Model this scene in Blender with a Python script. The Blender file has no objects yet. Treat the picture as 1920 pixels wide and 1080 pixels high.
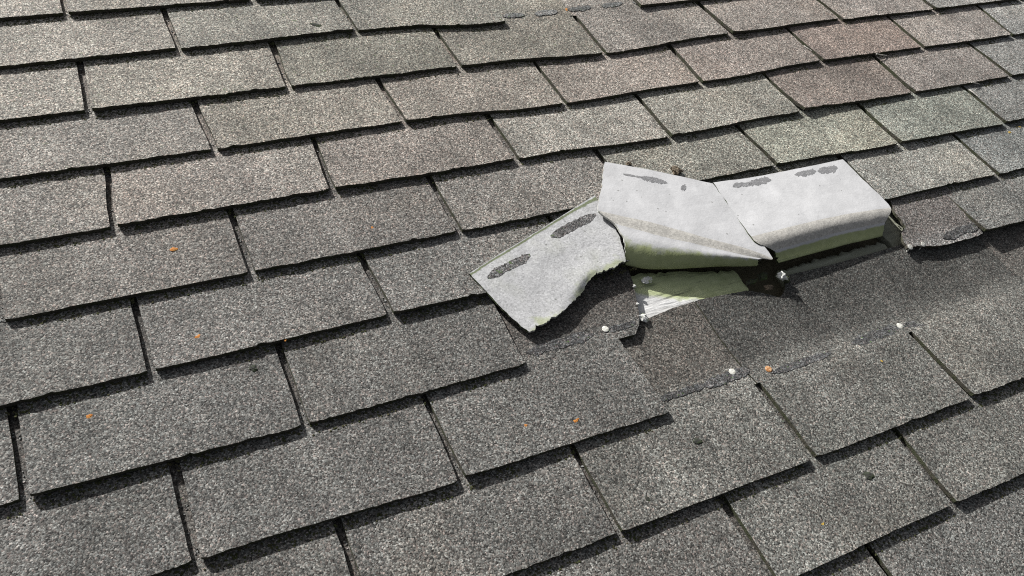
import bpy, math, random
from mathutils import Vector, Matrix, noise
from mathutils.bvhtree import BVHTree

# ------------------------------------------------------------------ camera, light, exposure
sc = bpy.context.scene
COL = sc.collection
PITCH = math.radians(23.8)                       # roof slope
RX = Matrix.Rotation(PITCH, 4, 'X')
RIGHT = Vector((0.8961985743926509, -0.40579079881809754, 0.1793375109985367))
DOWN = Vector((-0.2083851994794224, -0.741885918488508, -0.6373232245779081))
FWD = Vector((0.3916678744733877, 0.5337968822904753, -0.7494378990700068))
CAM = Vector((-0.6109838689900333, -1.4298808594284855, 0.9435492453687909))
FPX = 1632.7391531312182
cd = bpy.data.cameras.new('camera')
cam = bpy.data.objects.new('camera', cd)
COL.objects.link(cam)
m = Matrix.Identity(4)
for i in range(3):
    m[i][0] = RIGHT[i]; m[i][1] = -DOWN[i]; m[i][2] = -FWD[i]; m[i][3] = CAM[i]
cam.matrix_world = RX @ m
cd.sensor_width = 36.0
cd.lens = FPX / 1920.0 * 36.0
cd.clip_start = 0.02
cd.clip_end = 500.0
sc.camera = cam

SUN_AZ, SUN_EL = math.radians(20), math.radians(26)   # in the roof's own frame
to_sun = Vector((-math.sin(SUN_AZ) * math.cos(SUN_EL), math.cos(SUN_AZ) * math.cos(SUN_EL), math.sin(SUN_EL)))
to_sun = (RX.to_3x3() @ to_sun).normalized()
sun_elev = math.asin(to_sun.z)
sun_rot = math.atan2(to_sun.x, to_sun.y)
w = bpy.data.worlds.new('World'); sc.world = w; w.use_nodes = True
nt = w.node_tree; nt.nodes.clear()
sky = nt.nodes.new('ShaderNodeTexSky'); sky.sky_type = 'NISHITA'; sky.sun_disc = False
sky.sun_elevation = sun_elev; sky.sun_rotation = sun_rot; sky.dust_density = 4.0; sky.ozone_density = 0.4; sky.air_density = 0.8
bg = nt.nodes.new('ShaderNodeBackground'); bg.inputs['Strength'].default_value = 0.072
ow = nt.nodes.new('ShaderNodeOutputWorld')
hs = nt.nodes.new('ShaderNodeHueSaturation'); hs.inputs['Saturation'].default_value = 0.35   # thin high cloud whitens the sky
nt.links.new(sky.outputs[0], hs.inputs['Color']); nt.links.new(hs.outputs[0], bg.inputs[0]); nt.links.new(bg.outputs[0], ow.inputs[0])
ld = bpy.data.lights.new('sun', 'SUN'); ld.energy = 5.0; ld.angle = math.radians(0.6); ld.color = (1.0, 0.985, 0.965)
sun = bpy.data.objects.new('sun', ld); COL.objects.link(sun)
sun.rotation_euler = to_sun.to_track_quat('Z', 'Y').to_euler()
sc.view_settings.view_transform = 'Standard'; sc.view_settings.look = 'None'
sc.view_settings.gamma = 1.0; sc.view_settings.use_curve_mapping = False
sc.view_settings.exposure = 0.52
sc.cycles.use_denoising = False
sc.cycles.filter_width = 1.1
sc.cycles.max_bounces = 6

# ------------------------------------------------------------------ helpers
W, E, T = 0.3048, 0.127, 0.0073                  # tab width, exposure, shingle thickness
random.seed(7)

def at(x, y, z=0.0):
    """point of the photograph (1920 wide) lifted z above the roof plane, in roof coordinates"""
    d = RIGHT * ((x - 960) / FPX) + DOWN * ((y - 540) / FPX) + FWD
    return CAM + d * ((z - CAM.z) / d.z)

def proj(p):
    d = p - CAM
    k = FPX / d.dot(FWD)
    return 960 + d.dot(RIGHT) * k, 540 + d.dot(DOWN) * k

def fbm(x, y, z=0.0, o=3):
    return noise.fractal(Vector((x, y, z)), 1.0, 2.0, o)

def zwave(x, y):
    return 0.0022 * noise.noise(Vector((x * 2.6, y * 2.9, 3.3))) + 0.0008 * noise.noise(Vector((x * 9, y * 11, 8.1)))

def smooth(a, b, x):
    t = min(1, max(0, (x - a) / (b - a)))
    return t * t * (3 - 2 * t)

def tag(o, label=None, cat=None, group=None, kind=None):
    if label: o['label'] = label
    if cat: o['category'] = cat
    if group: o['group'] = group
    if kind: o['kind'] = kind
    return o

def mesh_obj(name, verts, faces, mats, fm=None, sm=None, uv=None, parent=None, loc=None):
    """one mesh object; verts are roof coordinates, loc the origin in roof coordinates"""
    loc = Vector(loc) if loc is not None else Vector((0, 0, 0))
    me = bpy.data.meshes.new(name)
    me.from_pydata([tuple(Vector(v) - loc) for v in verts], [], faces)
    for mt in mats: me.materials.append(mt)
    if fm: me.polygons.foreach_set('material_index', fm)
    if sm: me.polygons.foreach_set('use_smooth', sm)
    if uv:
        ul = me.uv_layers.new(name='profile')
        li = [0] * len(me.loops); me.loops.foreach_get('vertex_index', li)
        flat = []
        for i in li: flat += [uv[i][0], uv[i][1]]
        ul.data.foreach_set('uv', flat)
    me.update()
    o = bpy.data.objects.new(name, me); COL.objects.link(o)
    if parent is None:
        o.matrix_world = RX @ Matrix.Translation(loc)
    else:
        o.parent = parent
        o.location = loc if parent.name == 'roof' else loc - Vector(parent['base'])
    o['base'] = tuple(loc)
    return o

# ------------------------------------------------------------------ materials
class NB:
    def __init__(s, name):
        s.m = bpy.data.materials.new(name); s.m.use_nodes = True
        s.t = s.m.node_tree; s.t.nodes.clear()
        s.out = s.n('ShaderNodeOutputMaterial'); s.b = s.n('ShaderNodeBsdfPrincipled')
        s.l(s.b.outputs[0], s.out.inputs[0])
    def n(s, ty, **kw):
        nd = s.t.nodes.new(ty)
        for k, v in kw.items():
            setattr(nd, k, v)
        return nd
    def l(s, a, b): s.t.links.new(a, b)
    def val(s, sock, v):
        if hasattr(v, 'is_output') or isinstance(v, bpy.types.NodeSocket): s.l(v, sock)
        else: sock.default_value = v
    def math(s, op, a, b=0.0, clamp=False):
        nd = s.n('ShaderNodeMath', operation=op, use_clamp=clamp)
        s.val(nd.inputs[0], a); s.val(nd.inputs[1], b); return nd.outputs[0]
    def noise(s, vec, scale, detail=2.0, rough=0.5):
        nd = s.n('ShaderNodeTexNoise'); s.l(vec, nd.inputs['Vector'])
        nd.inputs['Scale'].default_value = scale; nd.inputs['Detail'].default_value = detail
        nd.inputs['Roughness'].default_value = rough; return nd.outputs['Fac']
    def vor(s, vec, scale, feature='F1'):
        nd = s.n('ShaderNodeTexVoronoi', feature=feature); s.l(vec, nd.inputs['Vector'])
        nd.inputs['Scale'].default_value = scale; return nd
    def ramp(s, fac, stops, interp='LINEAR'):
        nd = s.n('ShaderNodeValToRGB'); cr = nd.color_ramp; cr.interpolation = interp
        while len(cr.elements) < len(stops): cr.elements.new(0.5)
        for e, (p, c) in zip(cr.elements, stops):
            e.position = p; e.color = (c, c, c, 1) if isinstance(c, (int, float)) else (*c, 1)
        s.l(fac, nd.inputs[0]); return nd.outputs[0]
    def mix(s, fac, a, b, blend='MIX'):
        nd = s.n('ShaderNodeMix', data_type='RGBA', blend_type=blend)
        s.val(nd.inputs['Factor'], fac)
        for sock, v in ((nd.inputs['A'], a), (nd.inputs['B'], b)):
            if isinstance(v, tuple): sock.default_value = (*v, 1)
            else: s.l(v, sock)
        # Mix has several A/B sockets, pick the colour ones
        return nd.outputs['Result']
    def bump(s, h, dist, strength=1.0, nrm=None):
        nd = s.n('ShaderNodeBump'); nd.inputs['Distance'].default_value = dist; nd.inputs['Strength'].default_value = strength
        s.l(h, nd.inputs['Height'])
        if nrm is not None: s.l(nrm, nd.inputs['Normal'])
        return nd.outputs[0]

def mixrgb(nb, fac, a, b, blend='MIX'):
    nd = nb.n('ShaderNodeMixRGB', blend_type=blend)
    nb.val(nd.inputs[0], fac)
    for sock, v in ((nd.inputs[1], a), (nd.inputs[2], b)):
        if isinstance(v, tuple): sock.default_value = (*v, 1)
        else: nb.l(v, sock)
    return nd.outputs[0]

def granules(name, weather=True, base=None, broken=0.0, lap=(.66, .625, .61)):
    """mineral granules pressed into asphalt; object colour tints each shingle"""
    nb = NB(name)
    tc = nb.n('ShaderNodeTexCoord'); oi = nb.n('ShaderNodeObjectInfo')
    off = nb.n('ShaderNodeVectorMath', operation='SCALE'); off.inputs[0].default_value = (7.3, 11.9, 3.1)
    nb.l(oi.outputs['Random'], off.inputs['Scale'])
    add = nb.n('ShaderNodeVectorMath', operation='ADD')
    nb.l(tc.outputs['Object'], add.inputs[0]); nb.l(off.outputs[0], add.inputs[1])
    v = add.outputs[0]
    v1 = nb.vor(v, 580)
    sep = nb.n('ShaderNodeSeparateColor'); nb.l(v1.outputs['Color'], sep.inputs[0])
    g1 = nb.ramp(sep.outputs[0], [(0, .15), (.22, .52), (.55, .96), (.82, 1.52), (1, 2.6)])
    g2 = nb.ramp(nb.noise(v, 350, 3, .65), [(.28, .43), (.46, .91), (.58, 1.14), (.72, 1.78)])
    hue = nb.ramp(sep.outputs[1], [(0, (.93, 1.0, 1.0)), (.5, (.97, 1, .98)), (.8, (1.03, 1.0, .96)), (1, (1.10, .96, .92))])
    c = mixrgb(nb, 1.0, g1, g2, 'MULTIPLY')
    c = mixrgb(nb, 1.0, c, hue, 'MULTIPLY')
    # worn and dirty patches
    p1 = nb.ramp(nb.noise(v, 9, 3, .6), [(.3, .74), (.7, 1.18)])
    p2 = nb.ramp(nb.noise(v, 45, 3, .6), [(.3, .86), (.7, 1.12)])
    mps = nb.n('ShaderNodeMapping'); nb.l(v, mps.inputs[0]); mps.inputs['Scale'].default_value = (26, 3.5, 3.5)
    p3 = nb.ramp(nb.noise(mps.outputs[0], 1.0, 4, .6), [(.3, .88), (.7, 1.09)])              # run-off streaks
    c = mixrgb(nb, 1.0, c, p3, 'MULTIPLY')
    sc_ = nb.ramp(nb.noise(v, 19, 5, .7), [(.66, 0), (.74, .45)])                            # scuffs with granules gone
    c = mixrgb(nb, sc_, c, (.07, .068, .064))
    gp = nb.n('ShaderNodeNewGeometry').outputs['Position']                                    # stains that run across several courses
    p4 = nb.ramp(nb.noise(gp, 4.5, 4, .6), [(.3, (.84, .85, .84)), (.5, (1, 1, 1)), (.7, (1.13, 1.10, 1.06))])
    c = mixrgb(nb, 1.0, c, p4, 'MULTIPLY')
    c = mixrgb(nb, 1.0, c, p1, 'MULTIPLY'); c = mixrgb(nb, 1.0, c, p2, 'MULTIPLY')
    if base is None: c = mixrgb(nb, 1.0, c, oi.outputs['Color'], 'MULTIPLY')
    else: c = mixrgb(nb, 1.0, c, base, 'MULTIPLY')
    if broken:
        bk = nb.ramp(nb.noise(v, 120, 4, .7), [(.46, 0), (.60, broken)])
        c = mixrgb(nb, bk, c, mixrgb(nb, 1.0, c, (2.6, 2.55, 2.45), 'MULTIPLY'))
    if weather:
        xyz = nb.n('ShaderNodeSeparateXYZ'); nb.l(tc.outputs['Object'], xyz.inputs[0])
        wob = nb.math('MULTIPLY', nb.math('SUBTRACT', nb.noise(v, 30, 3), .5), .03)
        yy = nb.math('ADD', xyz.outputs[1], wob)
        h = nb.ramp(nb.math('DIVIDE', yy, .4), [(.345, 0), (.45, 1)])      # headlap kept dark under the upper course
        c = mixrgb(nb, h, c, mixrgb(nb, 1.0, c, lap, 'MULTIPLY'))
    # sparse algae specks
    al = nb.ramp(nb.noise(v, 160, 2), [(.66, 0), (.74, 1)])
    al = nb.math('MULTIPLY', al, oi.outputs['Alpha'])
    c = mixrgb(nb, al, c, (.07, .12, .035))
    nb.l(c, nb.b.inputs['Base Color'])
    nb.b.inputs['Roughness'].default_value = .82
    nb.b.inputs['Specular IOR Level'].default_value = .25
    hgt = nb.math('SUBTRACT', 1.0, nb.math('MULTIPLY', v1.outputs['Distance'], 1.0))
    hg2 = nb.math('MULTIPLY', nb.noise(v, 170, 2), 1.0)
    b1 = nb.bump(hg2, .0013, .5)
    b2 = nb.bump(hgt, .0006, .6, b1)
    nb.l(b2, nb.b.inputs['Normal'])
    return nb.m

def plain(name, col, rough=.85, var=.3, scale=60, tint=None, tscale=40, tr=(.45, .65), bump=.0008, bscale=300):
    nb = NB(name); tc = nb.n('ShaderNodeTexCoord'); v = tc.outputs['Object']
    k = nb.ramp(nb.noise(v, scale, 4, .6), [(.25, 1 - var), (.75, 1 + var)])
    c = mixrgb(nb, 1.0, k, col, 'MULTIPLY')
    if tint:
        f = nb.ramp(nb.noise(v, tscale, 4, .65), [(tr[0], 0), (tr[1], 1)])
        c = mixrgb(nb, f, c, tint)
    nb.l(c, nb.b.inputs['Base Color']); nb.b.inputs['Roughness'].default_value = rough
    nb.b.inputs['Specular IOR Level'].default_value = .3
    nb.l(nb.bump(nb.noise(v, bscale, 3), bump), nb.b.inputs['Normal'])
    return nb.m

def paper_mat():
    """pale underside of a shingle: talc dusted felt, a tan release band, green from the bend down"""
    nb = NB('shingle_underside'); tc = nb.n('ShaderNodeTexCoord'); v = tc.outputs['Object']
    uvx = nb.n('ShaderNodeSeparateXYZ'); nb.l(tc.outputs['UV'], uvx.inputs[0])
    k = nb.ramp(nb.noise(v, 25, 4, .6), [(.3, .9), (.7, 1.06)])
    base = mixrgb(nb, 1.0, k, (.455, .455, .455), 'MULTIPLY')
    fine = nb.ramp(nb.noise(v, 420, 2, .6), [(.3, .94), (.7, 1.05)])
    base = mixrgb(nb, 1.0, base, fine, 'MULTIPLY')
    # dark pin holes and grit
    pin = nb.vor(v, 95); psep = nb.n('ShaderNodeSeparateColor'); nb.l(pin.outputs['Color'], psep.inputs[0])
    pf = nb.math('MULTIPLY', nb.math('LESS_THAN', pin.outputs['Distance'], .16), nb.math('GREATER_THAN', psep.outputs[0], .86))
    base = mixrgb(nb, nb.math('MULTIPLY', pf, .7), base, (.16, .16, .15))
    yy = uvx.outputs[1]
    # tan band between profile 1 and 2
    wob = nb.math('MULTIPLY', nb.math('SUBTRACT', nb.noise(v, 160, 3), .5), .10)
    y2 = nb.math('ADD', yy, wob)
    band = nb.math('MULTIPLY', nb.math('GREATER_THAN', yy, 1.0), nb.math('LESS_THAN', y2, 2.0))
    gv = nb.vor(v, 420); gs = nb.n('ShaderNodeSeparateColor'); nb.l(gv.outputs['Color'], gs.inputs[0])
    tan = mixrgb(nb, 1.0, nb.ramp(gs.outputs[0], [(0, .8), (.6, 1), (1, 1.18)]), (.41, .395, .36), 'MULTIPLY')
    base = mixrgb(nb, band, base, tan)
    wob2 = nb.math('MULTIPLY', nb.math('SUBTRACT', nb.noise(v, 70, 4), .5), 1.1)
    grn = nb.ramp(nb.math('DIVIDE', nb.math('ADD', yy, wob2), 5.0), [(.52, 0), (.60, 1)])  # green mixed in from the bend down, with a ragged start
    grnc = mixrgb(nb, nb.noise(v, 90, 3), (.21, .245, .09), (.37, .40, .215))
    base = mixrgb(nb, nb.math('MULTIPLY', grn, .95), base, grnc)
    # a long exposed piece is grittier and stained along its edges
    st = nb.n('ShaderNodeAttribute', attribute_type='OBJECT', attribute_name='stain').outputs['Fac']
    grit = nb.vor(v, 480); gr = nb.n('ShaderNodeSeparateColor'); nb.l(grit.outputs['Color'], gr.inputs[0])
    gritty = mixrgb(nb, 1.0, base, nb.ramp(gr.outputs[0], [(0, .70), (.3, .90), (.8, 1.0), (1, 1.16)]), 'MULTIPLY')
    cloud = mixrgb(nb, nb.ramp(nb.noise(v, 26, 4, .6), [(.50, 0), (.76, .8)]), gritty, mixrgb(nb, 1.0, gritty, (.78, .79, .72), 'MULTIPLY'))
    e1 = nb.ramp(nb.math('ADD', yy, nb.math('MULTIPLY', nb.math('SUBTRACT', nb.noise(v, 130, 3), .5), .05)), [(.012, 0), (.022, 1), (.050, 1), (.066, 0)])
    e2 = nb.ramp(nb.math('ADD', yy, nb.math('MULTIPLY', nb.math('SUBTRACT', nb.noise(v, 34, 4, .6), .5), .9)), [(.86, 0), (1.05, .75)])
    cloud = mixrgb(nb, nb.math('MULTIPLY', e2, .8), cloud, grnc)
    cloud = mixrgb(nb, nb.math('MULTIPLY', e1, .85), cloud, (.10, .125, .045))
    cloud = mixrgb(nb, 1.0, cloud, (.98, .98, .975), 'MULTIPLY')
    base = mixrgb(nb, st, base, cloud)
    nb.l(base, nb.b.inputs['Base Color']); nb.b.inputs['Roughness'].default_value = .8
    nb.b.inputs['Specular IOR Level'].default_value = .25
    b1 = nb.bump(nb.noise(v, 30, 3), .003, .5)
    nb.l(nb.bump(nb.noise(v, 350, 3), .0004, .5, b1), nb.b.inputs['Normal'])
    return nb.m

def wood_mat():
    nb = NB('weathered_deck_wood'); tc = nb.n('ShaderNodeTexCoord'); v = tc.outputs['Object']
    mp = nb.n('ShaderNodeMapping'); nb.l(v, mp.inputs[0]); mp.inputs['Scale'].default_value = (7, 60, 60); mp.inputs['Rotation'].default_value = (0, 0, -.12)
    g = nb.noise(mp.outputs[0], 1.6, 5, .65)
    mp2 = nb.n('ShaderNodeMapping'); nb.l(v, mp2.inputs[0]); mp2.inputs['Scale'].default_value = (22, 210, 210); mp2.inputs['Rotation'].default_value = (0, 0, -.12)
    g2 = nb.noise(mp2.outputs[0], 1.0, 3, .6)
    c = nb.ramp(g, [(.27, (.16, .155, .14)), (.40, (.50, .495, .48)), (.65, (.60, .60, .59))])
    c = mixrgb(nb, 1.0, c, nb.ramp(g2, [(.3, .84), (.6, 1.04)]), 'MULTIPLY')
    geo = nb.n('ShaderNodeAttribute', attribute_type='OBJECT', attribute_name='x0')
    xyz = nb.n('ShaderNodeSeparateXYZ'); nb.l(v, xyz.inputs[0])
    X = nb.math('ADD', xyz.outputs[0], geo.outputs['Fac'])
    d = nb.math('SUBTRACT', nb.math('ADD', xyz.outputs[1], nb.math('MULTIPLY', X, .43)), .060)   # algae green bounded along the flap's cast shadow, tinting the shade in the colour
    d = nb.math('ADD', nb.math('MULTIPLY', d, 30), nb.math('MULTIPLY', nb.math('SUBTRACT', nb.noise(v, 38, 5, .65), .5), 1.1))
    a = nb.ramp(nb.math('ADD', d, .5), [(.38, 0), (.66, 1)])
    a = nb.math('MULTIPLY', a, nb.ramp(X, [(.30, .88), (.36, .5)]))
    grn = mixrgb(nb, nb.noise(v, 60, 4), (.24, .29, .10), (.46, .50, .27))
    grn = mixrgb(nb, 1.0, grn, nb.ramp(g, [(.30, .25), (.44, 1)]), 'MULTIPLY')
    c = mixrgb(nb, a, c, grn)
    darken = nb.n('ShaderNodeAttribute', attribute_type='OBJECT', attribute_name='darken')  # per-board mix towards dark brown-grey
    c = mixrgb(nb, darken.outputs['Fac'], c, mixrgb(nb, nb.noise(v, 40, 4), (.05, .045, .03), (.16, .155, .12)))
    nb.l(c, nb.b.inputs['Base Color']); nb.b.inputs['Roughness'].default_value = .9
    nb.l(nb.bump(nb.math('ADD', g, nb.math('MULTIPLY', g2, .5)), .003, .6), nb.b.inputs['Normal'])
    return nb.m

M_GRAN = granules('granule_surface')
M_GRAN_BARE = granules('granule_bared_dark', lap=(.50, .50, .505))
M_GRAN_PALE = granules('granule_bared_pale', lap=(1.22, 1.24, 1.25))
M_GRAN_BACK = granules('granule_back', False, (.16, .155, .15))
M_EDGE = plain('asphalt_edge', (.058, .053, .040), .95, .5, 220, (.045, .050, .026), 60, (.46, .58), .0012, 500)
M_FELT = plain('roofing_felt', (.10, .088, .055), .95)
M_PAPER = paper_mat()
M_TORN = plain('torn_paper_edge', (.42, .42, .39), .9, .35, 200, (.12, .13, .08), 90, (.5, .65), .001, 400)
M_RIMDARK = plain('dark_flap_edge', (.05, .052, .036), .95, .5, 200, (.06, .085, .03), 70, (.42, .58), .001, 400)
M_WOOD = wood_mat()
M_SEAL = granules('sealant_grit', False, (.056, .055, .056), .6)
M_SEAL_OLD = granules('faded_sealant_grit', False, (.125, .125, .123))
M_MARK = granules('seal_mark_granules', False, (.115, .11, .11))
M_MARK2 = plain('grey_seal_mark', (.17, .17, .172), .9, .35, 420, (.36, .36, .355), 300, (.56, .66), .0004, 500)
M_NAIL = plain('galvanised_nail', (.66, .65, .59), .5, .2, 300, (.28, .27, .20), 230, (.52, .68), .0004)
M_RUST = plain('rusty_nail', (.42, .19, .07), .8, .35, 400, (.60, .42, .25), 260, (.5, .62), .0003)
M_LEAF = plain('orange_leaf', (.42, .155, .025), .8, .45, 250, (.50, .28, .07), 200, (.5, .65), .0004)
M_YEL = plain('yellow_leaf', (.50, .33, .05), .7, .3, 250, None)
M_DARK = plain('dark_litter', (.035, .036, .030), .9, .5, 250, (.035, .05, .02), 120)
M_BROWN = plain('brown_litter', (.17, .135, .095), .95, .5, 220, (.06, .05, .035), 200, (.5, .62), .0015, 400)
M_FLAKE = plain('grey_flake', (.60, .60, .57), .9, .35, 160, (.22, .27, .10), 120, (.5, .66), .001, 400)
M_TWIG = plain('pale_twig', (.40, .38, .34), .9, .3, 300)

# ------------------------------------------------------------------ measured slot corners (left tab corner, right tab corner) per course, key = twice the slot's column
CR = {0: {-4: ((118, 23), (127, 25)), -2: ((468, -2), (478, -3))},
 1: {-3: ((330, 90), (340, 92)), -1: ((662, 55), (672, 56)), 1: ((947, 41), None)},
 2: {-4: ((158, 205), (175, 207)), -2: ((535, 163), (548, 160)), 0: ((853, 123), (870, 124)), 2: ((1128, 98), (1140, 99)), 4: ((1365, 62), (1377, 62)), 6: ((1568, 33), (1587, 37)), 8: ((1748, 17), (1758, 15))},
 3: {-3: ((397, 278), (408, 280)), -1: ((750, 228), (765, 227)), 1: ((1053, 195), (1067, 193)), 3: ((1312, 153), (1320, 153)), 5: ((1537, 115), (1548, 112)), 7: ((1728, 87), (1737, 87)), 9: ((1895, 65), (1903, 65))},
 4: {-4: ((203, 427), (223, 423)), -2: ((613, 357), (633, 352)), 0: ((963, 298), (975, 298)), 2: ((1250, 258), (1263, 255)), 4: ((1498, 212), (1510, 203)), 6: ((1708, 173), (1722, 172)), 8: ((1890, 143), (1902, 140))},
 5: {-5: ((-12, 604), (10, 598)), -3: ((463, 512), (478, 507)), -1: ((853, 433), (870, 432)), 3: ((1453, 310), (1458, 309)), 5: ((1685, 270), (1692, 267)), 7: ((1883, 233), (1890, 227))},
 6: {-4: ((273, 698), (292, 693)), -2: ((722, 590), (745, 588)), 6: ((1865, 328), (1877, 325))},
 7: {-5: ((33, 940), (60, 930)), -3: ((563, 800), (582, 792)), -1: ((985, 682), None), 5: ((1840, 436), (1849, 434))},
 8: {-4: ((363, 1053), (375, 1050)), -2: ((855, 908), (877, 892)), 0: ((1255, 773), None)},
 9: {-1: ((1155, 1000), (1167, 998)), 1: ((1520, 865), (1535, 853)), 3: ((1817, 748), (1827, 743))},
 10: {2: ((1783, 948), (1795, 942))}}
GAP = 0.016                                       # half the slot, in tab widths
DATA = []
for r, dct in CR.items():
    for k, (a, b) in dct.items():
        for p, sgn in ((a, -1), (b, 1)):
            if p:
                q = at(p[0], p[1], T)
                u0, v0 = k / 2 + sgn * GAP, r
                DATA.append((u0, v0, q.x / W - u0, -q.y / E - v0))

def warp(u, r):
    """roof (column, course) -> metres, with the unevenness of this roof's courses"""
    sw = su = sv = 0.0
    for a, b, du, dv in DATA:
        d2 = (u - a) ** 2 + (r - b) ** 2
        k = 1 / (d2 + .0025) ** 1.6
        sw += k; su += k * du; sv += k * dv
    k = .25                                       # pulls back to the regular grid far from the measured corners
    return (u + su / (sw + k)) * W, -(r + sv / (sw + k)) * E

# ------------------------------------------------------------------ the roof
fv = [at(x, y) for x, y in ((-900, -150), (2500, -150), (2500, 1700), (-900, 1700))]
xs0, xs1 = -2.2, 3.2
fe = [(-2.0, -2.1, -.036), (2.7, -2.1, -.036), (3.4, .9, -.036), (-2.0, .9, -.036), (-2.0, -2.1, -.032), (2.7, -2.1, -.032), (3.4, .9, -.032), (-2.0, .9, -.032)]
ROOF = mesh_obj('roof', fe, [(3, 2, 1, 0), (4, 5, 6, 7), (0, 1, 5, 4), (1, 2, 6, 5), (2, 3, 7, 6), (3, 0, 4, 7)], [M_FELT])
tag(ROOF, 'sloping roof of weathered grey tabbed asphalt shingles with a torn open patch', 'roof', kind='structure')

# single shingles that weathered pinker, greener, paler or darker than those around them: key = (twice the tab's centre column, course)
TONE = {(4, 3): (1.04, .98, .97), (6, 3): (.97, .88, .85), (5, 3): (1, .95, .92), (3, 4): (.98, 1.03, 1.0), (5, 4): (.84, .77, .74), (7, 4): (.93, .85, .83), (1, 4): (1.0, 1.02, .99), (4, 5): (.95, 1.0, .93),
        (6, 5): (.92, 1.0, .92), (2, 5): (1.0, 1.03, .99), (8, 5): (.90, .93, .95), (5, 6): (1.04, 1.04, 1.0), (7, 6): (.94, .97, .98), (3, 6): (1, .99, .93), (2, 3): (1.04, .98, .95), (0, 3): (1.08, 1.02, .98), (-2, 3): (1.0, .98, .94),
        (-1, 2): (.86, .87, .82), (1, 2): (.84, .83, .78), (-3, 2): (1.0, 1.0, .97), (-3, 4): (1.06, 1.02, 1.0), (-1, 4): (1.05, 1.0, .97), (-4, 3): (.86, .86, .87), (-2, 7): (.96, .96, .95), (-3, 8): (.95, .95, .95), (0, 9): (1.04, 1.04, 1.02)}
def tint(u, r):
    """colour each shingle has weathered to, and how many algae specks it carries"""
    A = [(-2, 1, (.350, .330, .298), .55), (-1, 2, (.342, .320, .292), .45), (-.5, .7, (.262, .258, .232), .6), (.3, 1.8, (.225, .216, .198), .45), (1.2, 1.6, (.235, .218, .205), .2),
         (-1.5, 3.5, (.300, .284, .270), .15), (-.5, 3.5, (.295, .276, .262), .1), (.5, 3, (.290, .274, .258), .1), (1.3, 3, (.245, .222, .208), .05),
         (2.2, 1, (.250, .225, .210), .1), (3, 2.5, (.232, .206, .195), .05), (2.6, 3.2, (.215, .192, .182), .05), (4, 2, (.245, .222, .21), .05),
         (4.6, 1.8, (.265, .272, .272), 0), (5, 3, (.255, .262, .265), 0), (1.6, 4.2, (.252, .250, .225), .1), (2.5, 4.3, (.232, .238, .215), .15), (2, 5, (.25, .245, .222), .1),
         (3.4, 4.3, (.228, .230, .228), .05), (3.4, 5.3, (.228, .230, .225), .05), (2.6, 5.6, (.245, .242, .232), .05), (3, 7, (.21, .21, .205), .05),
         (-2, 5, (.220, .208, .198), .05), (-.8, 4.6, (.212, .202, .195), .1), (.2, 5.2, (.235, .225, .215), .05), (-2, 7, (.178, .172, .166), .05), (-1, 7, (.182, .176, .170), .05), (0, 6, (.215, .205, .196), .0),
         (-.5, 8, (.188, .182, .174), .05), (.5, 9, (.192, .188, .176), .08), (1.5, 9, (.20, .195, .182), .08), (2, 8, (.205, .20, .186), .05), (-1, 10, (.198, .188, .178), .05), (-2, 9.5, (.205, .195, .184), .05), (1, 11, (.195, .192, .186), .05)]
    sw = 0; c = [0, 0, 0]; al = 0
    for a, b, col, g in A:
        k = 1 / (((u - a) * 1.2) ** 2 + ((r - b) * .8) ** 2 + .12) ** 2
        sw += k; al += k * g
        for i in range(3): c[i] += k * col[i]
    j = random.uniform(.94, 1.06)
    j *= 1 + .30 * smooth(7.2, 4.2, r) * smooth(-.8, 1.2, u)
    c = [x / sw * j for x in c]; g = sum(c) / 3
    if (round(u * 2), round(r + .5)) in TONE:
        q = TONE[(round(u * 2), round(r + .5))]
        c = [x * (1 + (y - 1) * .75) for x, y in zip(c, q)]; g = sum(c) / 3
    return [(g + (x - g) * .80) * .66 * k for x, k in zip(c, (1.045, 1.0, .95) if r < 5 else (.985, .965, .935))] + [al / sw]

NINE_TOP = [(p.x / W, -p.y / E) for p in (at(x, y, -.006) for x, y in ((1205, 598), (1262, 574), (1320, 556), (1360, 549), (1405, 541), (1440, 548), (1466, 554), (1474, 546), (1480, 513), (1600, 487), (1690, 466), (1740, 455)))]
EIGHT_RIGHT = [(-p.y / E, p.x / W) for p in (at(x, y, -.003) for x, y in ((1180, 500), (1187, 520), (1190, 545), (1198, 575), (1200, 602), (1192, 625), (1184, 646)))]

def interp(tab, x):
    if x <= tab[0][0]: return tab[0][1]
    for (a, b), (c, d) in zip(tab, tab[1:]):
        if x <= c: return b + (d - b) * (x - a) / (c - a)
    return tab[-1][1]

SPECIAL_LIFT = {(4, 4): (0.006, 0), (6, -2): (.004, 0), (5, 3): (.002, .002), (7, 5): (.003, .003), (1, -1): (0, .002)}

def shingle_z(r, u, v, lift):
    """top surface of course r; v = metres above its butt"""
    z = T * (1 - v / E) + lift
    if r == 9 and v > E and u > -.2:              # the bare upper part of course 9 sags between its courses
        z -= .0070 * math.sin(min(1, (v - E) / (1.15 * E)) * math.pi) * smooth(-.2, .6, u)
    return z

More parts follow.
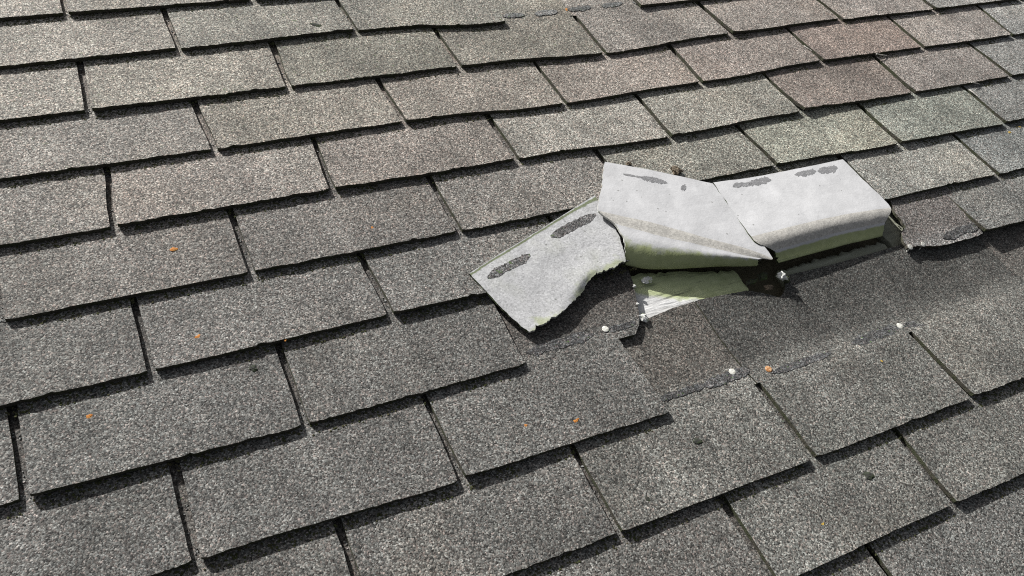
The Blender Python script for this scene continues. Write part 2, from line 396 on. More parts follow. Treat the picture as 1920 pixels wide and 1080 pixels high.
def make_shingle(r, k2):
    """one tab with its headlap; course r, left slot at column k2 / 2"""
    u0, u1 = k2 / 2, k2 / 2 + 1
    N = 76
    L = 2.3
    rng = random.Random(r * 131 + k2 * 17)
    cl, cr_ = rng.choice((0, .0004, .0012, .0024, .0036)), rng.choice((0, 0, .0006, .0014))
    chips = [(rng.random(), rng.uniform(.010, .03), rng.uniform(.0012, .0034)) for _ in range(rng.choice((0, 0, 1, 1, 2)))]
    if (r, k2) in SPECIAL_LIFT: cl, cr_ = SPECIAL_LIFT[(r, k2)]
    mid = rng.uniform(0, .0018)
    rag = rng.uniform(.35, 1.25)
    gl, gr = GAP * rng.uniform(.75, 1.25), GAP * rng.uniform(.75, 1.25)
    sk = rng.uniform(-.004, .004)
    vs = [0, .0035, .009, .02, .04, .065, .09, .112, E + .004, E + .0042, E + .02, E * 1.3, E * 1.5, E * 1.75, E * 2.0, E * L]
    top = []
    for j, v in enumerate(vs):
        row = []
        narrow = v <= E + .0041
        for i in range(N + 1):
            s = i / N
            a = u0 + (gl + sk * v / E if narrow else .0006)
            b = u1 - (gr - sk * v / E if narrow else .0006)
            if r == 9 and not narrow and k2 == -1: b = u1 - .007
            if r == 8 and k2 == -2 and not narrow: b = interp(EIGHT_RIGHT, r - v / E) + .004 * noise.noise(Vector((v * 300, 2, 1)))
            u = a + (b - a) * s
            vv = v
            if narrow:
                ej = .0011 * noise.noise(Vector((v * 260, r * 3.1, k2 * 1.7)))  # crumbled side edges
                if i == 0: u += ej / W * (1 if v else .3)
                if i == N: u += .0013 * noise.noise(Vector((v * 240, r * 5.1, k2 * 2.7 + 9))) / W
            if j < 3:                                                           # crumbled butt edge
                f = (1, .8, .35)[j]
                jg = rag * (.0017 * noise.noise(Vector((u * W * 38, r * 9.7, 1))) + .0011 * noise.noise(Vector((u * W * 160, r * 7.7, 4))) + .0012 * noise.noise(Vector((u * W * 420, r * 3.3, 7))))
                jg += sum(dp * max(0, 1 - ((i / N - pc) / pw) ** 2) for pc, pw, dp in chips)
                vv = v + f * jg
                if j == 0 and i in (0, N): vv += .0016
                if j == 0 and i in (1, N - 1): vv += .0006
            if j == len(vs) - 1:
                if r == 9: vv = (9 - interp(NINE_TOP, u)) * E + .0012 * noise.noise(Vector((u * 60, 0, 0)))
            x, y = warp(u, r - vv / E)
            fall = max(0, 1 - vv / (E * .9)) ** 2
            lift = fall * (cl * (1 - s) ** 3 + cr_ * s ** 3 + mid * math.sin(math.pi * s))
            lift += fall * .0008 * noise.noise(Vector((u * 9, r * 1.3, 5)))
            row.append((x, y, shingle_z(r, u, vv, lift) + zwave(x, y)))
        top.append(row)
    nv = len(vs)
    verts, faces, fm = [], [], []
    for row in top: verts += row
    S = N + 1
    for j in range(nv - 1):
        for i in range(N):
            faces.append((j * S + i, j * S + i + 1, (j + 1) * S + i + 1, (j + 1) * S + i)); fm.append(0)
    ntop = len(faces)
    th = T * .93
    loop = [i for i in range(S)] + [j * S + N for j in range(1, nv)] + [(nv - 1) * S + i for i in range(N - 1, -1, -1)] + [j * S for j in range(nv - 2, 0, -1)]
    b0 = len(verts)
    for q in loop: verts.append(verts[q])
    b1 = len(verts)
    for q in loop:
        p = verts[q]
        o = .0005 * noise.noise(Vector((p[0] * 500, p[1] * 500, 0)))
        verts.append((p[0], p[1] + o + .0006, p[2] - th))
    n = len(loop)
    for q in range(n):
        faces.append((b0 + q, b1 + q, b1 + (q + 1) % n, b0 + (q + 1) % n)); fm.append(1)
    # underside
    for j in range(nv - 1):
        la = b1 + (0 if j == 0 else n - j); lb = b1 + n - (j + 1)
        ra = b1 + N + j; rb = b1 + N + j + 1
        if j == 0:
            faces.append(tuple([lb, rb] + [b1 + i for i in range(N, -1, -1)])); fm.append(1)
        elif j < nv - 2:
            faces.append((lb, rb, ra, la)); fm.append(1)
        else:
            faces.append(tuple([la] + [b1 + N + nv - 1 + i for i in range(N, -1, -1)] + [ra])); fm.append(1)
    x, y = warp(u0 + .5, r)
    sm = [1] * ntop + [0] * (len(faces) - ntop)
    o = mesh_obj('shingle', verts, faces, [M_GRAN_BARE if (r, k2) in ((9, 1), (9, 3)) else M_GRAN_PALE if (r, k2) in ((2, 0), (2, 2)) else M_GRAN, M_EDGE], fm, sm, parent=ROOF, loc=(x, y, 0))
    o.color = tint(u0 + .5, r - .5)
    return o

MISSING = {(1, 1), (7, -1), (7, 1), (7, 3), (8, 0), (8, 2), (8, 4)}
SH = {}
for r in range(-5, 14):
    for k2 in range(-12, 14):
        if (k2 - r) % 2: continue
        if (r, k2) in MISSING: continue
        x, y = (k2 / 2 + .5) * W, -(r - .5) * E
        d = Vector((x, y, 0)) - CAM
        if d.dot(FWD) < .25: continue
        X, Y = proj(Vector((x, y, 0)))
        if -450 < X < 2350 and -240 < Y < 1300:
            SH[(r, k2)] = make_shingle(r, k2)
            SH[(r, k2)]['course'] = r

# ------------------------------------------------------------------ small builders
def patch(name, p0, p1, wpx, zf, seed, h, mat, par, jag=.3, n=46):
    """thin ragged smear between two photo points, wpx pixels wide, lying on the surface zf(x, y)"""
    dx, dy = p1[0] - p0[0], p1[1] - p0[1]
    l = math.hypot(dx, dy); nx, ny = -dy / l, dx / l
    K = 5; verts, faces = [], []
    for i in range(n):
        t = i / (n - 1)
        e = min(1, .22 + 5 * min(t, 1 - t))
        def side(q):
            f = l * t
            return e * (1 + jag * (1.3 * noise.noise(Vector((f * .05, q, seed * 3.7))) + 1.0 * noise.noise(Vector((f * .2, q, seed * 3.7))) + .8 * noise.noise(Vector((f * .55, q, seed * 3.7)))))
        a, b = side(1.5), -side(7.5)
        for k in range(K):
            o = (a + (b - a) * k / (K - 1)) * wpx / 2
            ej = jag * 3 * noise.noise(Vector((k * 1.3, t * 9, seed))) if i in (0, n - 1) else 0
            x, y = p0[0] + dx * t + nx * o + ej, p0[1] + dy * t + ny * o
            p = at(x, y, zf(x, y)); p.z += h
            verts.append(p)
    for i in range(n - 1):
        for k in range(K - 1):
            a = i * K + k
            faces.append((a, a + 1, a + K + 1, a + K))
    if (verts[1] - verts[0]).cross(verts[K] - verts[0]).z < 0: faces = [tuple(reversed(f)) for f in faces]; flip = True
    else: flip = False
    nt_ = len(faces)
    loop = [i * K for i in range(n)] + [(n - 1) * K + k for k in range(1, K)] + [i * K + K - 1 for i in range(n - 2, -1, -1)] + [k for k in range(K - 2, 0, -1)]
    b0 = len(verts); verts += [verts[q] for q in loop]
    b1 = len(verts); verts += [verts[q] - Vector((0, 0, h + .0006)) for q in loop]
    m_ = len(loop)
    for q in range(m_):
        f = (b0 + q, b0 + (q + 1) % m_, b1 + (q + 1) % m_, b1 + q)
        faces.append(f if not flip else tuple(reversed(f)))
    c = sum((Vector(v) for v in verts[:b0]), Vector()) / b0
    return mesh_obj(name, verts, faces, [mat], None, [1] * nt_ + [0] * (len(faces) - nt_), parent=par, loc=c)

def surf9(r):
    def f(x, y):
        p = at(x, y, 0)
        for _ in range(2):
            u, rr = p.x / W, -p.y / E
            z = shingle_z(r, u, (r - rr) * E, 0) + zwave(p.x, p.y)
            p = at(x, y, z)
        return z
    return f

def rest(x, y):
    """top surface of whatever course is uppermost at a photo point"""
    p = at(x, y, .003); r = math.ceil(-p.y / E)
    for _ in range(2):
        z = shingle_z(r, p.x / W, (r + p.y / E) * E, 0) + zwave(p.x, p.y)
        p = at(x, y, z); 
    return z

# ------------------------------------------------------------------ moss at the foot of the butts, spread to tint their shadow band; loose granules in the slots
def crumbs(name, items, mat, label):
    rng = random.Random(5); verts, faces = [], []
    for x, y, z, sz, fl in items:
        b = len(verts); a0 = rng.uniform(0, 6.28)
        for k in range(5):
            a = a0 + k * 1.2566; q = sz * rng.uniform(.55, 1.2)
            verts.append((x + q * math.cos(a), y + q * math.sin(a), z - sz * .1))
        for k in range(5):
            a = a0 + .4 + k * 1.2566; q = sz * rng.uniform(.35, .8)
            verts.append((x + q * math.cos(a), y + q * math.sin(a), z + sz * fl * rng.uniform(.6, 1.2)))
        for k in range(5):
            faces.append((b + k, b + (k + 1) % 5, b + 5 + (k + 1) % 5, b + 5 + k))
        faces.append(tuple(b + 5 + k for k in range(5)))
    o = mesh_obj(name, verts, faces, [mat], parent=ROOF)
    return tag(o, label, kind='stuff')
rng = random.Random(99)
SHADE_MOSS, GRIT = [], []
for (r, k2), o in SH.items():
    u0 = k2 / 2
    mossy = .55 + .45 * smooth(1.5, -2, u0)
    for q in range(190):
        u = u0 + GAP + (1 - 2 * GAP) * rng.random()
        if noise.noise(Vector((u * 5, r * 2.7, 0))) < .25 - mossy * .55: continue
        d = rng.random() ** 1.2 * .0165 - .0012  # clumps reach across the butt shadow and colour it olive
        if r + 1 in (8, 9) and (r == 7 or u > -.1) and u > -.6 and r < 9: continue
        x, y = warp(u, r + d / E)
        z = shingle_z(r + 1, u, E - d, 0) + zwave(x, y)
        SHADE_MOSS.append((x, y, z, rng.uniform(.0010, .0024), .45))
    if (r, k2 + 2) in SH:
        for q in range(26):
            v = E * rng.random() ** 1.3
            u = u0 + 1 + GAP * .8 * rng.uniform(-1, 1)
            if noise.noise(Vector((v * 60, u * 3, r * 1.9))) < -.05: continue
            x, y = warp(u, r - v / E)
            GRIT.append((x, y, shingle_z(r + 1, u, v + E, 0) + zwave(x, y), rng.uniform(.0009, .0022), .6))
M_SHADE_MOSS = plain('moss', (.038, .044, .014), .95, .5, 150, (.060, .055, .028), 70, (.45, .6), .0004)  # olive of the moss, also tints the butt shadow
M_GRIT = granules('loose_granule', False, (.22, .215, .21))
crumbs('moss', SHADE_MOSS, M_SHADE_MOSS, 'dark olive moss at the foot of the butts, spread to tint their shadow')
crumbs('loose_granules', GRIT, M_GRIT, 'loose grey granules washed into the slots')

# ------------------------------------------------------------------ sealant strips and nails on the bared courses
def sh_of(r, x, y):
    p = at(x, y, 0); u = p.x / W
    for (rr, k2), o in SH.items():
        if rr == r and k2 / 2 <= u < k2 / 2 + 1: return o
    return ROOF
STRIPS = [(9, (1236, 750), (1322, 722), 13), (9, (1318, 723), (1405, 694), 19), (9, (1446, 700), (1558, 661), 13), (9, (1596, 645), (1686, 613), 19), (9, (1694, 611), (1822, 573), 17), (9, (1812, 576), (1930, 536), 20),
          (8, (986, 661), (1112, 627), 18), (8, (1138, 620), (1192, 605), 12),
          (2, (943, 31), (983, 28), 8), (2, (1002, 26), (1045, 22), 8), (2, (1064, 18), (1108, 13), 8), (2, (1128, 11), (1168, 6), 8), (2, (1186, 5), (1224, 1), 7)]
for q, (r, a, b, wd) in enumerate(STRIPS):
    par = sh_of(r, (a[0] + b[0]) / 2, (a[1] + b[1]) / 2)
    zf = surf9(r)
    patch('seal_strip', a, b, wd, zf, q, .0005, M_SEAL_OLD if r == 2 else M_SEAL, par)

def nail(x, y, z, par, mat=None, r=.0052, tilt=0.0):
    c = at(x, y, z); verts, faces = [], []
    n = 14; prof = [(.3, -.012), (.3, -.0006), (1.0, -.0004), (1.03, .0003), (.85, .0007), (.45, .0009)]
    for pr, pz in prof:
        for i in range(n):
            a = 2 * math.pi * i / n
            verts.append((c.x + r * pr * math.cos(a), c.y + r * pr * math.sin(a), c.z + pz + tilt * r * pr * math.sin(a)))
    for j in range(len(prof) - 1):
        for i in range(n):
            faces.append((j * n + i, j * n + (i + 1) % n, (j + 1) * n + (i + 1) % n, (j + 1) * n + i))
    faces.append(tuple((len(prof) - 1) * n + i for i in range(n))); faces.append(tuple(range(n - 1, -1, -1)))
    return mesh_obj('nail', verts, faces, [mat or M_NAIL], parent=par, loc=c)
for x, y, r in ((1135, 617, 8), (1373, 697, 9), (1687, 611, 9)):
    nail(x, y, surf9(r)(x, y) + .001, sh_of(r, x, y), r=.0051)
tag(nail(1441, 692, surf9(9)(1441, 692) + .001, sh_of(9, 1441, 692), M_RUST, .0051), 'rusty orange nail head')

# ------------------------------------------------------------------ bared deck boards
def edge_line(pts):
    return [(p.x / W, -p.y / E) for p in (at(x, y, -.015) for x, y in pts)]
SPLIT_A = edge_line([(1120, 530), (1150, 524), (1177, 517), (1211, 511), (1245, 510), (1280, 507), (1320, 509), (1355, 508), (1380, 504), (1425, 502)])
SPLIT_B = edge_line([(1470, 504), (1530, 483), (1560, 477), (1590, 468), (1650, 453), (1690, 440)])
def board(r0, r1, u0, u1, seed, z0=-.0150, split=None):
    nx, ny = 60, 14
    top = []
    for j in range(ny + 1):
        for i in range(nx + 1):
            u = u0 + (u1 - u0) * i / nx; q0 = r0
            if split: q0 = interp(split, u) + .05 * noise.noise(Vector((u * 45, seed, 0))) + .03 * noise.noise(Vector((u * 130, seed, 4)))   # splintered edge
            y = -(r1 + (q0 - r1) * j / ny) * E
            x = u * W + (.004 * noise.noise(Vector((y * 120, u0, seed))) if i in (0, nx) else 0)
            e = min(j, ny - j) / ny
            z = z0 - (.002 if e == 0 else 0) + .0012 * fbm(x * 7, y * 90, seed) + .0008 * noise.noise(Vector((x * 30, y * 200, seed)))
            top.append((x, y, z))
    S = nx + 1; n = len(top)
    verts = top + [(x, y, -.0315) for x, y, z in top]
    faces = []
    for j in range(ny):
        for i in range(nx):
            a = j * S + i
            faces.append((a, a + 1, a + S + 1, a + S)); faces.append((n + a + S, n + a + S + 1, n + a + 1, n + a))
    for i in range(nx):
        faces += [(i, n + i, n + i + 1, i + 1), (ny * S + i + 1, n + ny * S + i + 1, n + ny * S + i, ny * S + i)]
    for j in range(ny):
        a = j * S; b = a + nx
        faces += [(a + S, n + a + S, n + a, a), (b, n + b, n + b + S, b + S)]
    o = mesh_obj('deck_board', verts, faces, [M_WOOD], None, None, parent=ROOF, loc=((u0 + u1) / 2 * W, -(6.62) * E, -.011))
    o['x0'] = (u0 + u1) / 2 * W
    return o
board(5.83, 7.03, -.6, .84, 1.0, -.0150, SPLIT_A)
board(5.83, 6.95, 1.09, 1.86, 4.0, -.0175, SPLIT_B)['darken'] = .55  # right-hand boards mixed darker than the left one
board(5.83, 6.95, 1.90, 2.9, 5.0, -.0175)['darken'] = .6
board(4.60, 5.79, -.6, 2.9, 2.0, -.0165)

# ------------------------------------------------------------------ torn and folded back shingles
def resample(pts, n):
    P = [Vector(p) for p in pts]
    d = [0]
    for a, b in zip(P, P[1:]): d.append(d[-1] + (b - a).length)
    out = []
    for i in range(n):
        s = d[-1] * i / (n - 1); k = 0
        while k < len(P) - 2 and d[k + 1] < s: k += 1
        t = (s - d[k]) / (d[k + 1] - d[k])
        p0 = P[max(0, k - 1)]; p1 = P[k]; p2 = P[k + 1]; p3 = P[min(len(P) - 1, k + 2)]
        lin = p1.lerp(p2, t)
        cr = .5 * ((2 * p1) + (p2 - p0) * t + (2 * p0 - 5 * p1 + 4 * p2 - p3) * t * t + (3 * p1 - p0 - 3 * p2 + p3) * t ** 3)
        out.append(lin.lerp(cr, .8))
    return out

def flap(name, rows, prof, nu, sub, jl, jr, jb, rimmats, th=.0036, z0=.009, zk=.64):
    """sheet through rows of photo points (x, y, z); prof = profile value of each row, for the bands of the underside"""
    R = [resample([at(x, y, z if z < z0 else z0 + (z - z0) * zk) for x, y, z in row], nu) for row in rows]
    G, pv = [], []
    for k in range(len(R) - 1):
        m = sub[k]
        for q in range(m):
            t = q / m
            G.append([]); pv.append(prof[k] + (prof[k + 1] - prof[k]) * t)
            for i in range(nu):
                p0 = R[max(0, k - 1)][i]; p1 = R[k][i]; p2 = R[k + 1][i]; p3 = R[min(len(R) - 1, k + 2)][i]
                l0 = max(1e-6, (p1 - p0).length); l1 = (p2 - p1).length; l2 = max(1e-6, (p3 - p2).length)
                m1 = ((p2 - p0) / (l0 + l1) * l1) if l0 > 1e-5 else (p2 - p1)
                m2 = ((p3 - p1) / (l1 + l2) * l1) if l2 > 1e-5 else (p2 - p1)
                h = (2 * t ** 3 - 3 * t * t + 1) * p1 + (t ** 3 - 2 * t * t + t) * m1 + (-2 * t ** 3 + 3 * t * t) * p2 + (t ** 3 - t * t) * m2
                G[-1].append(h)
    G.append(R[-1]); pv.append(prof[-1])
    nv = len(G)
    # torn outlines
    for j in range(nv):
        for i, amp in ((0, jl), (nu - 1, jr)):
            d = (G[j][1] - G[j][0]).normalized() if i == 0 else (G[j][-1] - G[j][-2]).normalized()
            p = G[j][i]
            G[j][i] = p + d * amp * (noise.noise(p * 110) + .8 * noise.noise(p * 330) + .5 * noise.noise(p * 800))
    if jb:
        for i in range(nu):
            p = G[-1][i]; d = (G[-1][i] - G[-2][i]).normalized()
            G[-1][i] = p + d * jb * (noise.noise(p * 90) + .8 * noise.noise(p * 300) + .5 * noise.noise(p * 700))
    for j in range(nv):
        for i in range(nu):
            p = G[j][i]; G[j][i] = p + Vector((0, 0, .0010 * noise.noise(p * 22) + .0004 * noise.noise(p * 70)))
    Nn = []
    for j in range(nv):
        Nn.append([])
        for i in range(nu):
            du = G[j][min(nu - 1, i + 1)] - G[j][max(0, i - 1)]
            dv = G[min(nv - 1, j + 1)][i] - G[max(0, j - 1)][i]
            n = dv.cross(du)
            Nn[-1].append(n.normalized() if n.length > 1e-9 else Vector((0, 0, 1)))
    verts, uv, faces, fm, sm = [], [], [], [], []
    for j in range(nv):
        for i in range(nu):
            verts.append(G[j][i]); uv.append((i / (nu - 1), pv[j]))
    n0 = len(verts)
    for j in range(nv):
        for i in range(nu):
            verts.append(G[j][i] - Nn[j][i] * th); uv.append((i / (nu - 1), 0))
    for j in range(nv - 1):
        for i in range(nu - 1):
            a = j * nu + i
            faces.append((a + nu, a + nu + 1, a + 1, a)); fm.append(0); sm.append(1)
            faces.append((n0 + a, n0 + a + 1, n0 + a + nu + 1, n0 + a + nu)); fm.append(1); sm.append(1)
    loop = [(0, i, 0) for i in range(nu)] + [(j, nu - 1, 1) for j in range(1, nv)] + [(nv - 1, i, 2) for i in range(nu - 2, -1, -1)] + [(j, 0, 3) for j in range(nv - 2, 0, -1)]
    c0 = len(verts)
    for j, i, e in loop:
        verts.append(G[j][i]); uv.append((0, 0))
    c1 = len(verts)
    for j, i, e in loop:
        p = G[j][i] - Nn[j][i] * th
        verts.append(p + Vector((.0005, .0005, 0)) * noise.noise(p * 400)); uv.append((0, 0))
    n = len(loop)
    for q in range(n):
        q2 = (q + 1) % n
        e = loop[q][2] if loop[q2][2] == loop[q][2] else loop[q2][2]
        faces.append((c0 + q, c0 + q2, c1 + q2, c1 + q)); fm.append(2 + rimmats[e]); sm.append(0)
    c = sum((Vector(v) for v in G[nv // 2]), Vector()) / nu
    base = Vector((c.x, c.y, 0))
    o = mesh_obj(name, verts, faces, [M_PAPER, M_GRAN_BACK, M_TORN, M_RIMDARK], fm, sm, uv, loc=base)
    tree = BVHTree.FromPolygons([tuple(p) for row in G for p in row], [(j * nu + i, j * nu + i + 1, (j + 1) * nu + i + 1, (j + 1) * nu + i) for j in range(nv - 1) for i in range(nu - 1)])
    def zf(x, y):
        d = (RIGHT * ((x - 960) / FPX) + DOWN * ((y - 540) / FPX) + FWD).normalized()
        hit = tree.ray_cast(CAM, d)
        return hit[0].z if hit[0] is not None else .012
    return o, zf

# left: torn free at its lower edge, lying skewed over two courses
LEFT, z_left = flap('torn_shingle',
    [[(880, 512, .0105), (940, 474, .0115), (995, 441, .012), (1060, 400, .012), (1114, 367, .0115)],
     [(893, 526, .0105), (1005, 455, .0118), (1068, 417, .012), (1134, 396, .013)],
     [(915, 550, .0098), (1020, 485, .0115), (1090, 443, .0125), (1153, 428, .014)],
     [(950, 586, .0092), (1050, 525, .011), (1105, 480, .0125), (1168, 462, .015)],
     [(978, 611, .0090), (1062, 556, .0105), (1098, 517, .0135), (1130, 497, .0135), (1171, 480, .0145)],
     [(992, 622, .0092), (1030, 600, .0105), (1062, 578, .0105), (1080, 563, .0075), (1094, 543, .0085), (1108, 521, .0120), (1128, 510, .0135), (1172, 490, .0135)]],
    [0, .2, .4, .6, .8, .95], 90, [4, 5, 6, 4, 5], .0009, .0018, .0032, [1, 0, 0, 1], zk=1.0)
LEFT['stain'] = 1.0
tag(LEFT, 'skewed pale torn shingle lying upside down with two dark seal marks and ragged lower edge', 'torn shingle', 'torn shingles around the hole')
MID, z_mid = flap('torn_shingle',
    [[(1133, 303, .0135), (1185, 312, .0145), (1235, 322, .0145), (1337, 344, .0115)],
     [(1128, 350, .023), (1240, 371, .024), (1371, 392, .022)],
     [(1123, 395, .032), (1233, 420, .0335), (1317, 444, .0335), (1400, 466, .032), (1450, 485, .030)],
     [(1153, 419, .0305), (1233, 441, .0315), (1290, 454, .031), (1380, 475, .029), (1428, 485, .027)],
     [(1171, 452, .0320), (1234, 462, .0325), (1309, 474, .031), (1422, 486.5, .027)],
     [(1172, 476, .0160), (1228, 487, .016), (1300, 492, .016), (1420, 494, .018)],
     [(1173, 497, .000), (1215, 505, .000), (1271, 504, .002), (1346, 500, .006), (1419, 499, .010)],
     [(1172, 488, -.006), (1230, 492, -.006), (1280, 490, -.005), (1346, 488, -.003), (1412, 488, .002)]],
    [0, .5, 1.0, 2.0, 2.75, 3.4, 4.2, 5.0], 80, [6, 7, 5, 5, 5, 5, 3], .0015, .0022, 0, [1, 1, 1, 0])
tag(MID, 'middle folded back pale shingle with a slanting tan band above a green bend', 'torn shingle', 'torn shingles around the hole')
RIGHTF, z_right = flap('torn_shingle',
    [[(1338, 342, .0095), (1400, 334, .0105), (1460, 323, .0105), (1580, 299, .0095)],
     [(1372, 394, .021), (1500, 368, .022), (1626, 344, .019)],
     [(1408, 444, .033), (1502, 420, .034), (1583, 402, .0325), (1671, 389, .027)],
     [(1425, 458, .0320), (1515, 433, .0322), (1583, 417, .0302), (1668, 402, .0245)],
     [(1451, 470, .0205), (1530, 447, .0205), (1583, 433, .0190), (1660, 417, .0165)],
     [(1455, 482, .0100), (1527, 462, .0100), (1583, 447, .009), (1657, 430, .008)],
     [(1459, 493, .006), (1522, 476, .005), (1583, 460, .004), (1654, 443, .002)],
     [(1456, 486, -.004), (1520, 468, -.004), (1580, 452, -.004), (1650, 437, -.004)]],
    [0, .5, 1.0, 1.5, 2.0, 4.0, 4.4, 5.0], 80, [6, 7, 4, 4, 4, 5, 3], .0022, .0013, 0, [1, 1, 1, 1])
tag(RIGHTF, 'right folded back pale shingle lying level under the course above, with two dark seal marks', 'torn shingle', 'torn shingles around the hole')

MARKS = [(LEFT, z_left, (914, 521), (994, 478), 17), (LEFT, z_left, (1033, 444), (1117, 402), 16),
         (MID, z_mid, (1168, 326), (1205, 333), 3), (MID, z_mid, (1200, 332), (1251, 343), 9), (MID, z_mid, (1277, 350), (1286, 354), 9),
         (RIGHTF, z_right, (1374, 350), (1410, 344), 9), (RIGHTF, z_right, (1404, 345), (1446, 338), 11), (RIGHTF, z_right, (1490, 328), (1530, 321), 11), (RIGHTF, z_right, (1533, 321), (1570, 315), 12)]
for q, (par, zf, a, b, wd) in enumerate(MARKS):
    patch('seal_mark', a, b, wd, zf, 50 + q, .0003, M_MARK if par is LEFT else M_MARK2, par, .24 if par is LEFT else .42)

# ------------------------------------------------------------------ torn remnant of course 8 beside the right flap
def remnant():
    ol = [(1668, 372), (1720, 360), (1776, 350), (1800, 385), (1824, 412), (1843, 437), (1824, 446), (1795, 453), (1762, 461), (1735, 461), (1716, 461), (1702, 464), (1693, 450), (1690, 436), (1698, 425), (1690, 412), (1678, 400)]
    pts = []
    for i, (x, y) in enumerate(ol):
        x2, y2 = ol[(i + 1) % len(ol)]
        for k in range(4):
            t = k / 4
            X, Y = x + (x2 - x) * t, y + (y2 - y) * t
            X += 1.6 * noise.noise(Vector((X * .21, Y * .21, 2))); Y += 1.6 * noise.noise(Vector((X * .23, Y * .19, 6)))
            pts.append((X, Y))
    top = [at(x, y, .0025) for x, y in pts]
    c = at(1765, 410, .0025)
    rings = [top] + [[c + (p - c) * f for p in top] for f in (.85, .6, .3)]
    n = len(top); verts = []
    for k, rg in enumerate(rings):
        for p in rg: verts.append((p.x, p.y, p.z + .0012 * noise.noise(p * 25)))
    ce = len(verts); verts.append(tuple(c)); faces = []; fm = []
    for k in range(3):
        for i in range(n):
            j = (i + 1) % n
            faces.append((k * n + i, k * n + j, (k + 1) * n + j, (k + 1) * n + i)); fm.append(0)
    for i in range(n): faces.append((3 * n + i, 3 * n + (i + 1) % n, ce)); fm.append(0)
    nt_ = len(faces)
    a0 = len(verts); verts += [verts[i] for i in range(n)]
    a1 = len(verts); verts += [(verts[i][0], verts[i][1] + .001, verts[i][2] - .0052) for i in range(n)]
    for i in range(n):
        j = (i + 1) % n
        faces.append((a0 + i, a1 + i, a1 + j, a0 + j)); fm.append(1)
    faces.append(tuple(a1 + i for i in range(n - 1, -1, -1))); fm.append(1)
    # face winding up
    faces = [tuple(reversed(f)) for f in faces]
    o = mesh_obj('shingle', verts, faces, [M_GRAN, M_EDGE], fm, [1] * nt_ + [0] * (len(faces) - nt_), parent=ROOF, loc=(c.x, -8 * E, 0))
    o.color = (.205, .195, .188, .05)
    return tag(o, 'small ragged leftover of a torn shingle beside the folded one')
REM = remnant()
patch('seal_strip', (1768, 446), (1836, 420), 16, lambda x, y: .0028, 91, .0005, M_SEAL, REM)
nail(1707, 463, .003, REM, None, .0048, .3); nail(1731, 458, .0035, REM, None, .0045, .3)

# ------------------------------------------------------------------ loose bits
def chip(name, x, y, size, mat, seed, flat=.35, stretch=1.5, rot=0.0, z=None):
    """crumpled little flake resting on the roof"""
    rng = random.Random(seed)
    c = at(x, y, rest(x, y) if z is None else z)
    verts, faces = [], []
    nr, ns = 5, 9
    for j in range(nr):
        ph = math.pi * (j + .5) / nr
        for i in range(ns):
            a = 2 * math.pi * i / ns
            rr = size * (.45 + .8 * rng.random())
            px_, py_ = rr * stretch * math.sin(ph) * math.cos(a), rr * math.sin(ph) * math.sin(a)
            verts.append((c.x + px_ * math.cos(rot) - py_ * math.sin(rot), c.y + px_ * math.sin(rot) + py_ * math.cos(rot), c.z + size * flat * (1 + math.cos(ph) * (.8 + .4 * rng.random())) - size * .15))
    for j in range(nr - 1):
        for i in range(ns):
            faces.append((j * ns + i, (j + 1) * ns + i, (j + 1) * ns + (i + 1) % ns, j * ns + (i + 1) % ns))
    faces.append(tuple(range(ns))); faces.append(tuple((nr - 1) * ns + i for i in range(ns - 1, -1, -1)))
    o = mesh_obj(name, verts, faces, [mat], loc=c)
    o['kind'] = 'thing'
    return o

G_OR = 'orange leaf scraps scattered on the shingles'
for q, (x, y, s, mat, lab) in enumerate([
    (325, 468, .0046, M_LEAF, 'largest orange leaf scrap, on the left shingle below a long dark butt shadow'),
    (370, 633, .0044, M_LEAF, 'orange red leaf scrap near the lower middle of a left hand shingle'),
    (535, 638, .0022, M_LEAF, 'tiny orange scrap on the lower edge of a shingle'),
    (698, 427, .0026, M_LEAF, 'small orange scrap on the shingle up and left of the skewed torn piece'),
    (167, 781, .0038, M_LEAF, 'orange leaf scrap lying near the top of the lower left shingle'),
    (986, 798, .0032, M_LEAF, 'smaller orange scrap of the pair on the shingle below the torn patch'),
    (1081, 789, .0042, M_LEAF, 'larger orange scrap of the pair on the shingle below the torn patch'),
    (1543, 983, .0030, M_YEL, 'yellow orange scrap alone on the lower right shingle'),
    (1062, 18, .0036, M_LEAF, 'orange scrap beside the dashed sealant where a tab is missing at the top'),
    (1893, 248, .0036, M_YEL, 'yellow scrap on a shingle at the right edge, the larger of two'),
    (1912, 238, .0026, M_YEL, 'yellow scrap on a shingle at the right edge, the smaller of two'),
    (1653, 677, .0020, M_YEL, 'tiny yellow speck on the shingle right below the dark sealant strips')]):
    tag(chip('leaf_scrap', x, y, s * .78, mat, q + 3, .22, 1.55, random.uniform(0, 3)), lab, 'leaf scrap', G_OR)
G_DK = 'dark bits of litter on the shingles'
for q, (x, y, s, st, mat, lab) in enumerate([
    (591, 48, .0058, 2.0, M_DARK, 'dark crumpled leaf bit on a top left mossy shingle'),
    (475, 692, .0052, 1.1, M_DARK, 'dark lump standing for a hole at the upper right corner of a left shingle'),  # lump put where the shingle has a dark hole
    (1307, 828, .0045, 1.5, M_DARK, 'dark litter bit on the shingle right below the missing tabs'),
    (1629, 893, .0055, 1.6, M_DARK, 'dark hooked bit of litter on the lower right shingle'),
    (1214, 937, .0036, 1.1, M_DARK, 'small dark crumb on a bottom middle shingle')]):
    tag(chip('litter', x, y, s * 1.1, mat, q + 40, .25, st, -.5), lab, 'litter', G_DK)
tag(chip('moss_clump', 1268, 324, .011, M_BROWN, 71, .55, 1.2, .2, rest(1268, 322) - .001), 'brown clump of debris behind the upper edge of the middle folded shingle', 'moss clump')
tag(chip('litter', 1178, 308, .0045, M_BROWN, 72, .6, 1.3, .1), 'tiny tan crumb at the upper edge of the middle folded shingle', 'litter')
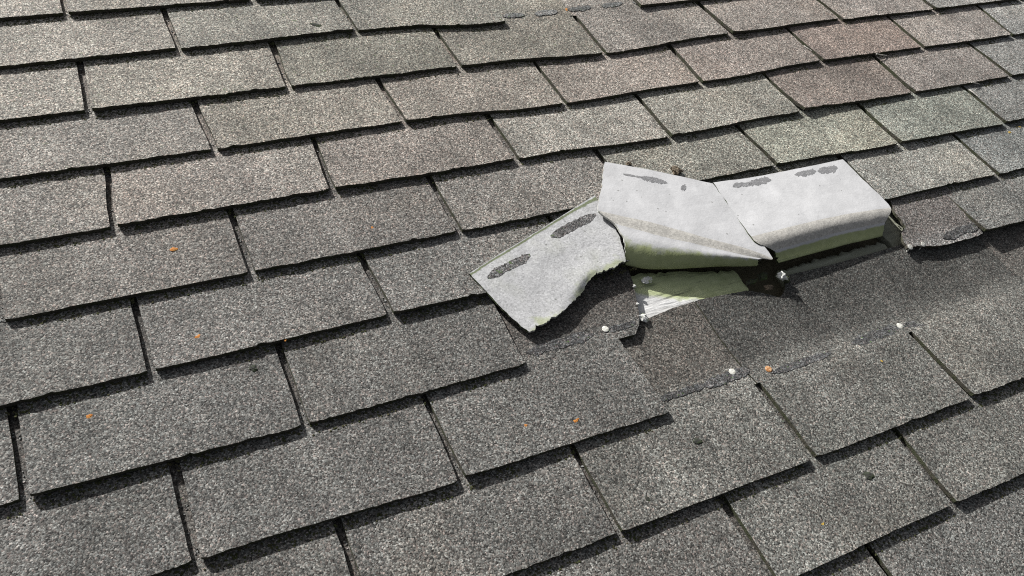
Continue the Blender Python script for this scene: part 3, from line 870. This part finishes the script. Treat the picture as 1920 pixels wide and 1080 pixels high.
tag(chip('shingle_fragment', 1464, 522, .0100, M_FLAKE, 73, .6, .9, .4, .000), 'pale grey crumbling fragment in the dark gap between the two folded shingles', 'shingle fragment')
tag(chip('shingle_fragment', 1428, 520, .0075, M_RIMDARK, 81, .5, 1.5, .3, -.013), 'dark mossy fragment deep in the gap left of the pale crumb', 'shingle fragment')
tag(chip('shingle_fragment', 1440, 540, .0060, M_BROWN, 82, .5, 1.7, .2, -.013), 'brown fragment on the lower lip of the dark gap', 'shingle fragment')
tag(chip('shingle_fragment', 1408, 530, .0060, M_RIMDARK, 83, .5, 2.2, .2, -.013), 'long dark fragment at the right end of the green bared wood', 'shingle fragment')
tag(chip('shingle_fragment', 1189, 538, .0032, M_FLAKE, 84, .7, 1.0, .3, -.004), 'pale crumb at the upper end of the torn edge beside the bared wood', 'shingle fragment')
tag(chip('shingle_fragment', 1195, 572, .0030, M_FLAKE, 85, .7, 1.2, 1.3, -.006), 'pale crumb midway along the torn edge beside the bared wood', 'shingle fragment')
tag(chip('shingle_fragment', 1472, 528, .0075, M_RIMDARK, 76, .8, .8, 1.1, -.009), 'dark mossy fragment at the right end of the gap beside the bared sheet', 'shingle fragment')
tag(chip('shingle_fragment', 1205, 598, .0085, M_FLAKE, 74, .5, .9, 1.2, -.008), 'whitish chunk at the lower corner of the bared wood', 'shingle fragment')
tag(chip('wood_splinter', 1213, 525, .0065, M_FLAKE, 75, .25, 1.9, .25, -.0105), 'pale splinter lying on the bared green wood', 'wood splinter')

def twig(p0, p1, rad, lab, z=.002):
    a, b = at(*p0, rest(*p0) + z), at(*p1, rest(*p1) + z)
    d = (b - a).normalized(); s = d.cross(Vector((0, 0, 1))).normalized(); t = s.cross(d)
    verts, faces = [], []; n = 6; K = 6
    for k in range(K):
        f = k / (K - 1); c = a.lerp(b, f) + s * .0015 * math.sin(f * 5) + t * .001 * math.sin(f * 3)
        rr = rad * (1 - .4 * f)
        for i in range(n):
            g = 2 * math.pi * i / n
            verts.append(c + s * rr * math.cos(g) + t * rr * math.sin(g))
    for k in range(K - 1):
        for i in range(n):
            faces.append((k * n + i, k * n + (i + 1) % n, (k + 1) * n + (i + 1) % n, (k + 1) * n + i))
    faces += [tuple(range(n - 1, -1, -1)), tuple((K - 1) * n + i for i in range(n))]
    tag(mesh_obj('twig', verts, faces, [M_TWIG], loc=a), lab, 'twig', 'pale twigs caught on the shingles')
twig((1508, 86), (1521, 96), .0012, 'short pale twig caught in a slot between brownish upper right shingles')
twig((1643, 101), (1664, 106), .0013, 'pale twig sticking out under a brownish shingle butt at the upper right')
twig((1818, 168), (1832, 181), .0013, 'pale twig in a slot between greenish and grey shingles at the right')
twig((1822, 154), (1838, 159), .0013, 'pale twig lying in the butt shadow at the far right')
for o in list(COL.objects):
    for key in ('base', 'course'):
        if key in o: del o[key]
